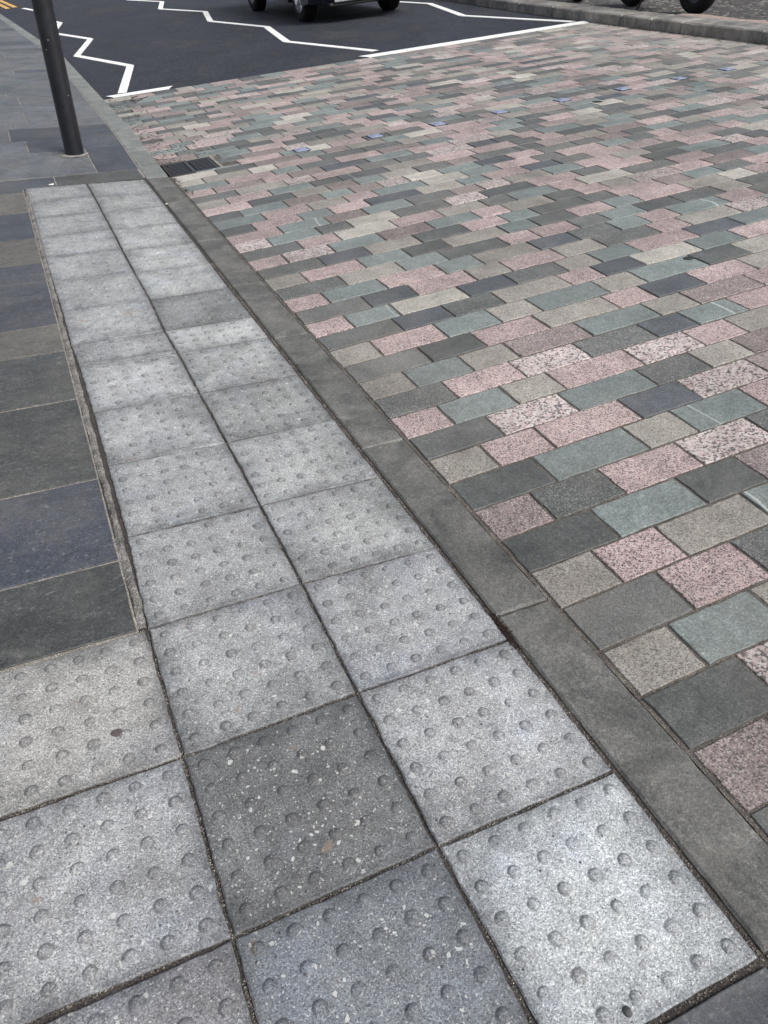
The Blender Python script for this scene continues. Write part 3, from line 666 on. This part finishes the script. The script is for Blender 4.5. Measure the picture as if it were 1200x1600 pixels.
# ------------------------------------------------------------------ pole
px_, py_ = .015, 6.40; pz = PZ(px_, py_)
pl = empty('street_pole', Matrix.Translation((px_, py_, pz))); tag(pl, 'tall black painted steel pole standing in the pavement at the upper left', 'pole')
mb = MB(); mb.lathe([(.072, -.2), (.072, .02), (.0715, 1.0), (.071, 2.2), (.07, 3.6)], (0, 0, 0), n=40); mb.build('shaft', M_POLE, pl)
mb = MB(); mb.lathe([(.07, 3.6), (.073, 3.605), (.073, 3.63), (.05, 3.66), (.0005, 3.672)], (0, 0, 0), n=40); mb.build('cap', M_POLE, pl)
V = []; mb = MB(); n = 48
for j, (r, z) in enumerate([(.0725, .004), (.085, .006), (.100, .004), (.115, -.0005)]):
    for k in range(n):
        a = 2*math.pi*k/n; w = 1+(.14*noise.noise(Vector((math.cos(a)*2, math.sin(a)*2, 3))) if j else 0); V.append((r*w*math.cos(a)-(.012 if j > 1 else 0), r*w*math.sin(a), z+.002*noise.noise(Vector((math.cos(a)*6, math.sin(a)*6, j)))))
mb.add(V, [(j*n+k, j*n+(k+1) % n, (j+1)*n+(k+1) % n, (j+1)*n+k) for j in range(3) for k in range(n)])
mb.build('mortar_collar', M_BAND, pl)

# ------------------------------------------------------------------ litter, moss, pebble, gum
mb = MB(); rg = random.Random(8)
def leaf(mb, x, y, z, s, rg):
    a = rg.uniform(0, 6.28); c, d = math.cos(a), math.sin(a); V = []
    for u, v, h in ((-1, 0, 0), (-.3, .5, .3), (.5, .4, .15), (1, 0, .3), (.4, -.45, .1), (-.4, -.5, .35)): V.append((x+s*(u*c-v*d), y+s*(u*d+v*c), z+s*h*rg.uniform(.4, 1)))
    mb.add(V, [(0, 1, 2, 3, 4, 5)])
for _ in range(520):
    y = rg.uniform(4.9, 9.2); x = K+.01+abs(rg.gauss(0, .13)) if y > 5.9 else K+.008+abs(rg.gauss(0, .02))
    leaf(mb, x, y, RZ(x, y)+.002, rg.uniform(.003, .013), rg)
for _ in range(160):
    y = rg.uniform(5.9, 6.6); x = K+rg.uniform(.02, .45); leaf(mb, x, y, RZ(x, y)+.002, rg.uniform(.003, .012), rg)
for _ in range(260):
    x, y = rg.uniform(.6, 7), rg.uniform(0, 9.2); leaf(mb, x, y, RZ(x, y)+.002, rg.uniform(.0015, .005), rg)
for _ in range(260):
    y = rg.uniform(5.5, 9.3); x = FKX(y)-abs(rg.gauss(0, .05))-.01; leaf(mb, x, y, RZ(x, y)+.003, rg.uniform(.004, .02), rg)
tag(mb.build('leaf_litter', M_LITTER), kind='stuff')
mb = MB()
for _ in range(700):
    x = .412+rg.gauss(0, .007); y = .452+rg.gauss(0, .03); z = PZ(x, y)-.006+abs(rg.gauss(0, .0035)); leaf(mb, x, y, z, rg.uniform(.0015, .004), rg)
tag(mb.build('moss_clump', M_MOSS), 'small clump of dark reddish moss in the joint between blister slabs and kerb', 'moss')
def blob(name, x, y, z, r, flat, mat, label, cat, seed=1, Z=PZ):
    mb = MB(); n = 18; V = []
    for j in range(7):
        ph = math.pi/2*j/6
        for k in range(n):
            a = 2*math.pi*k/n; w = 1+.22*noise.noise(Vector((math.cos(a)+seed*3, math.sin(a), ph)))
            V.append((x+r[0]*w*math.cos(ph)*math.cos(a), y+r[1]*w*math.cos(ph)*math.sin(a), Z(x, y)+z+flat*math.sin(ph)))
    mb.add(V, [(j*n+k, j*n+(k+1) % n, (j+1)*n+(k+1) % n, (j+1)*n+k) for j in range(6) for k in range(n)], smooth=True)
    return tag(mb.build(name, mat), label, cat)
blob('pebble', .146, -.376, -.001, (.0075, .0085), .008, M_PEB, 'dark round pebble on the lightest blister slab at the bottom edge', 'pebble', 2)
blob('gum_spot', -.527, .517, .0004, (.012, .011), .0015, M_GUM, 'flattened dark brown gum spot beside a dome on the left slab', 'chewing gum', 4)
M_OIL = plain('dark_oval_patch', rgb(38, 40, 40), .7)
blob('patch_spot', 4.24, 5.28, .002, (.055, .04), .0025, M_OIL, 'dark oval filled hole among the setts beside the studs', 'filled hole', 5, RZ)
blob('patch_spot', 2.46, 2.125, .002, (.033, .022), .002, M_OIL, 'dark oval filled hole in a green grey sett near the right edge', 'filled hole', 6, RZ)
mb = MB(); mb.tube([(x, y, RZ(x, y)+z) for x, y, z in ((.98, 9.18, .005), (.90, 9.08, .012), (.86, 8.92, .008), (.92, 8.86, .005), (1.0, 8.98, .006), (1.07, 9.04, .004))], [.003, .0045, .0045, .004, .0035, .002], 6)
tag(mb.build('twig', M_LITTER), 'bent dark twig lying on the setts near the end of the short white line', 'twig')
for i, (x, y, s, l) in enumerate([(-.241, 5.575, .018, 'small white paper scrap at the far end of the blister strip'), (.415, 4.75, .008, 'tiny white scrap in the kerb joint near the far slabs')]):
    mb = MB(); V = [(x+a*s, y+b*s*1.2, PZ(x, y)+.003+c*s) for a, b, c in ((-1, -.4, .1), (.9, -.5, 0), (1.1, .5, .3), (-.8, .5, .05))]
    mb.add(V+[(p[0], p[1], p[2]-.001) for p in V], [(0, 1, 2, 3), (7, 6, 5, 4), (0, 4, 5, 1), (1, 5, 6, 2), (2, 6, 7, 3), (3, 7, 4, 0)]); tag(mb.build('paper_scrap', M_WHT), l, 'litter')

# ------------------------------------------------------------------ car on the road
def wheel(parent, c, r, w, side):
    mb = MB(); p = [(r*.62, -w*.46), (r*.80, -w*.5), (r*.93, -w*.47), (r*.985, -w*.38), (r, -w*.2), (r, w*.2), (r*.985, w*.38), (r*.93, w*.47), (r*.80, w*.5), (r*.62, w*.46), (r*.62, -w*.46)]
    mb.lathe(p, c, 'x', 48)
    for k in range(48):      # tread blocks
        a = 2*math.pi*k/48
        for s_ in (-.3, 0, .3):
            M = Matrix.Translation((c[0]+s_*w, c[1], c[2])) @ Matrix.Rotation(a, 4, 'X') @ Matrix.Translation((0, 0, r+.001)); mb.box((0, 0, 0), (w*.2, r*.09, .007), M=M)
    t = mb.build('wheel', M_TYRE, parent)
    rm = MB(); s = side; x0 = c[0]+s*w*.46
    rm.lathe([(r*.64, x0-s*w*.9), (r*.62, x0-s*.02), (r*.645, x0), (r*.66, x0+s*.004), (r*.60, x0-s*.012), (r*.58, x0-s*w*.8)], (0, c[1], c[2]), 'x', 48)
    rm.lathe([(.0005, x0-s*.01), (.045, x0-s*.012), (.05, x0-s*.03), (.05, x0-s*.09)], (0, c[1], c[2]), 'x', 20)
    for k in range(5):
        for d in (-.13, .13):
            a = 2*math.pi*k/5+.3; p0 = (x0-s*.028, c[1]+.04*math.cos(a), c[2]+.04*math.sin(a)); p1 = (x0-s*.008, c[1]+r*.61*math.cos(a+d), c[2]+r*.61*math.sin(a+d)); rm.tube([p0, p1], [.017, .013], 6)
    rm.build('rim', M_ALLOY, t)
    dk = MB(); dk.lathe([(.0005, x0-s*.06), (r*.5, x0-s*.06), (r*.5, x0-s*.075)], (0, c[1], c[2]), 'x', 32); dk.build('brake_disc', M_ENG, t)
car = empty('parked_car', road_M(5.42, 13.95)); tag(car, 'dark car with bright alloy wheels on the asphalt, cut off by the top edge', 'car')
R_, TW = .36, .77
def arch(cy, r, n=14): return [(cy-r*math.cos(math.pi*k/n)*1.0, .30+r*math.sin(math.pi*k/n)) for k in range(n+1)]
outline = [(-.86, .40), (-.80, .27), (-.52, .235), (-.43, .24)]+arch(0, .43)[0:]+[(.43, .25), (2.42, .25)]+arch(2.85, .43)+[(3.30, .27), (3.66, .36), (3.76, .62), (3.74, 1.05), (3.55, 1.42), (3.15, 1.66), (2.2, 1.72), (1.15, 1.66), (.30, 1.12), (-.45, 1.02), (-.80, .86), (-.88, .62)]
xsn = [-.92, -.88, -.72, -.4, 0, .4, .72, .88, .92]
mb = MB(); V = []
for x in xsn:
    k = abs(x)/.92
    for y, z in outline:
        yy = y+(.20*k**4 if y < -.3 else 0)-(.14*k**4 if y > 3.4 else 0)
        xx = x*(1-.26*max(0, z-1.0)/.72); zz = z-(.03*k**6 if z > 1 else 0)
        if abs(x) > .9: zz = zz+(.012 if z < .3 else -.012)
        V.append((xx, yy, zz))
n = len(outline); F = [(i*n+(k+1) % n, i*n+k, (i+1)*n+k, (i+1)*n+(k+1) % n) for i in range(len(xsn)-1) for k in range(n)]
F.append(tuple(range(n))); F.append(tuple(range((len(xsn)-1)*n+n-1, (len(xsn)-1)*n-1, -1)))
mb.add(V, F, 0); body = mb.build('body', M_PAINT, car)
mb = MB(); mb.box((0, 1.42, .38), (1.2, 4.1, .26), bev=.03); mb.box((0, 0, .36), (1.5, .08, .08)); mb.box((0, 2.85, .36), (1.5, .08, .08)); mb.build('underbody', M_PLAST, car)
for s in (-1, 1):
    for cy in (0, 2.85): wheel(car, (s*TW, cy, R_), R_, .235, s)
    mb = MB(); pts = [(.55, 1.10), (1.22, 1.56), (2.2, 1.62), (3.0, 1.56), (3.3, 1.15)]
    V = [(s*(.923*(1-.26*max(0, z-1.0)/.72)+.002), y, z) for y, z in pts]; mb.add(V, [(0, 1, 2, 3, 4)]); mb.build('side_window', M_GLASS, car)
    mb = MB(); mb.box((s*.99, .62, 1.14), (.16, .1, .12), bev=.03); mb.build('wing_mirror', M_PAINT, car)
    mb = MB(); mb.box((s*.66, -.75, .80), (.36, .16, .12), bev=.03); mb.build('headlight', M_LENS, car)
    mb = MB(); mb.box((s*.70, -.792, .40), (.2, .06, .10), bev=.02); mb.build('fog_lamp', M_LENS, car)
mb = MB(); mb.add([(-.70, .36, 1.17), (.70, .36, 1.17), (.60, 1.10, 1.64), (-.60, 1.10, 1.64)], [(0, 1, 2, 3)]); mb.build('windscreen', M_GLASS, car)
gr = MB(); gr.box((0, -.885, .68), (.86, .03, .18), bev=.01); g0 = gr.build('grille', M_PLAST, car)
cs = MB(); cs.box((0, -.905, .300), (1.15, .05, .045), bev=.012); cs.build('chrome_strip', M_CHROME, car)
sp_ = MB(); sp_.box((0, -.84, .250), (1.3, .12, .05), bev=.015); sp_.build('front_skirt', M_PLAST, car)
npl = MB(); npl.box((0, -.897, .50), (.52, .012, .11), bev=.003); npl.build('number_plate', M_PLATE, car)

# ------------------------------------------------------------------ motorcycles behind the far kerb
def motorcycle(M, label):
    t = empty('motorcycle', M); tag(t, label, 'motorcycle', 'motorcycles parked behind the far kerb')
    for cy, w in ((0, .19), (1.47, .22)):
        mb = MB(); r = .345; mb.lathe([(r*.66, -w*.4), (r*.82, -w*.5), (r*.94, -w*.4), (r, -w*.12), (r, w*.12), (r*.94, w*.4), (r*.82, w*.5), (r*.66, w*.4), (r*.66, -w*.4)], (0, cy, r), 'x', 40)
        wt = mb.build('wheel', M_TYRE, t)
        rm = MB(); rm.lathe([(.0005, -.02), (r*.6, -.012), (r*.67, -w*.36), (r*.62, 0), (r*.67, w*.36), (r*.6, .012), (.0005, .02)], (0, cy, r), 'x', 40); rm.tube([(-.09, cy, r), (.09, cy, r)], .03, 12)
        for k in range(6): a = math.pi*k/3; rm.tube([(0, cy, r), (0, cy+r*.64*math.cos(a), r+r*.64*math.sin(a))], .014, 6)
        rm.build('rim', M_ENG, wt)
    mb = MB()
    for s in (-1, 1): mb.tube([(s*.10, 0, .325), (s*.10, .32, 1.0)], [.026, .022], 10)
    mb.build('front_fork', M_ENG, t)
    mb = MB(); mb.tube([(-.38, .46, 1.08), (-.22, .34, 1.06), (0, .32, 1.03), (.22, .34, 1.06), (.38, .46, 1.08)], .014, 8); mb.build('handlebar', M_PLAST, t)
    mb = MB(); mb.box((0, .70, .48), (.34, .44, .34), bev=.06); mb.box((0, .82, .36), (.40, .30, .16), bev=.05); mb.build('engine', M_ENG, t)
    mb = MB(); mb.tube([(0, .42, .88), (0, .55, .93), (0, .75, .93), (0, .95, .84)], [.08, .15, .16, .09], 14); mb.build('fuel_tank', M_PAINT, t)
    mb = MB(); mb.box((0, 1.18, .82), (.24, .60, .09), bev=.03); mb.build('saddle', M_SADDLE, t)
    mb = MB(); mb.box((0, 1.2, .68), (.18, .50, .18), bev=.04); mb.tube([(0, .92, .42), (0, 1.47, .34)], .04, 10); mb.tube([(0, .36, .95), (0, .9, .5)], .035, 10); mb.build('frame', M_PLAST, t)
    mb = MB(); mb.tube([(.16, .6, .36), (.18, .9, .30), (.19, 1.2, .36), (.2, 1.62, .46)], [.025, .03, .05, .055], 12); mb.build('exhaust', M_CHROME, t)
    mb = MB(); mb.tube([(-.12, .85, .30), (-.27, .93, .008)], .012, 8); mb.box((-.28, .93, .006), (.07, .05, .01)); mb.build('side_stand', M_PLAST, t)
    mb = MB(); mb.lathe([(.0005, -.10), (.06, -.09), (.085, -.03), (.085, .02), (.05, .06)], (0, .20, .90), 'y', 24); mb.build('headlight', M_LENS, t)
    for cy, a0, a1 in ((0, 20, 150), (1.47, 40, 160)):
        mb = MB(); V = []
        for k in range(13):
            a = math.radians(a0+(a1-a0)*k/12)
            for x in (-.085, -.06, 0, .06, .085): V.append((x, cy-.35*math.cos(a)*(1 if abs(x) < .08 else .97), .325+.36*math.sin(a)*(1 if abs(x) < .08 else .95)))
        mb.add(V, [(5*k+i, 5*k+i+1, 5*k+6+i, 5*k+5+i) for k in range(12) for i in range(4)], smooth=True); mb.build('mudguard', M_PAINT, t)
    return t
def bayM(x, y, rz=0): return Matrix.Translation((x, y, RZ(x, y)+.05)) @ tilt @ Matrix.Rotation(rz, 4, 'Z')
motorcycle(bayM(7.93, 8.33, -.12), 'dark motorcycle behind the far kerb, nearer one, its front wheel at the top right')
motorcycle(bayM(8.06, 11.05, -.10), 'dark motorcycle behind the far kerb, farther one, left of the other')
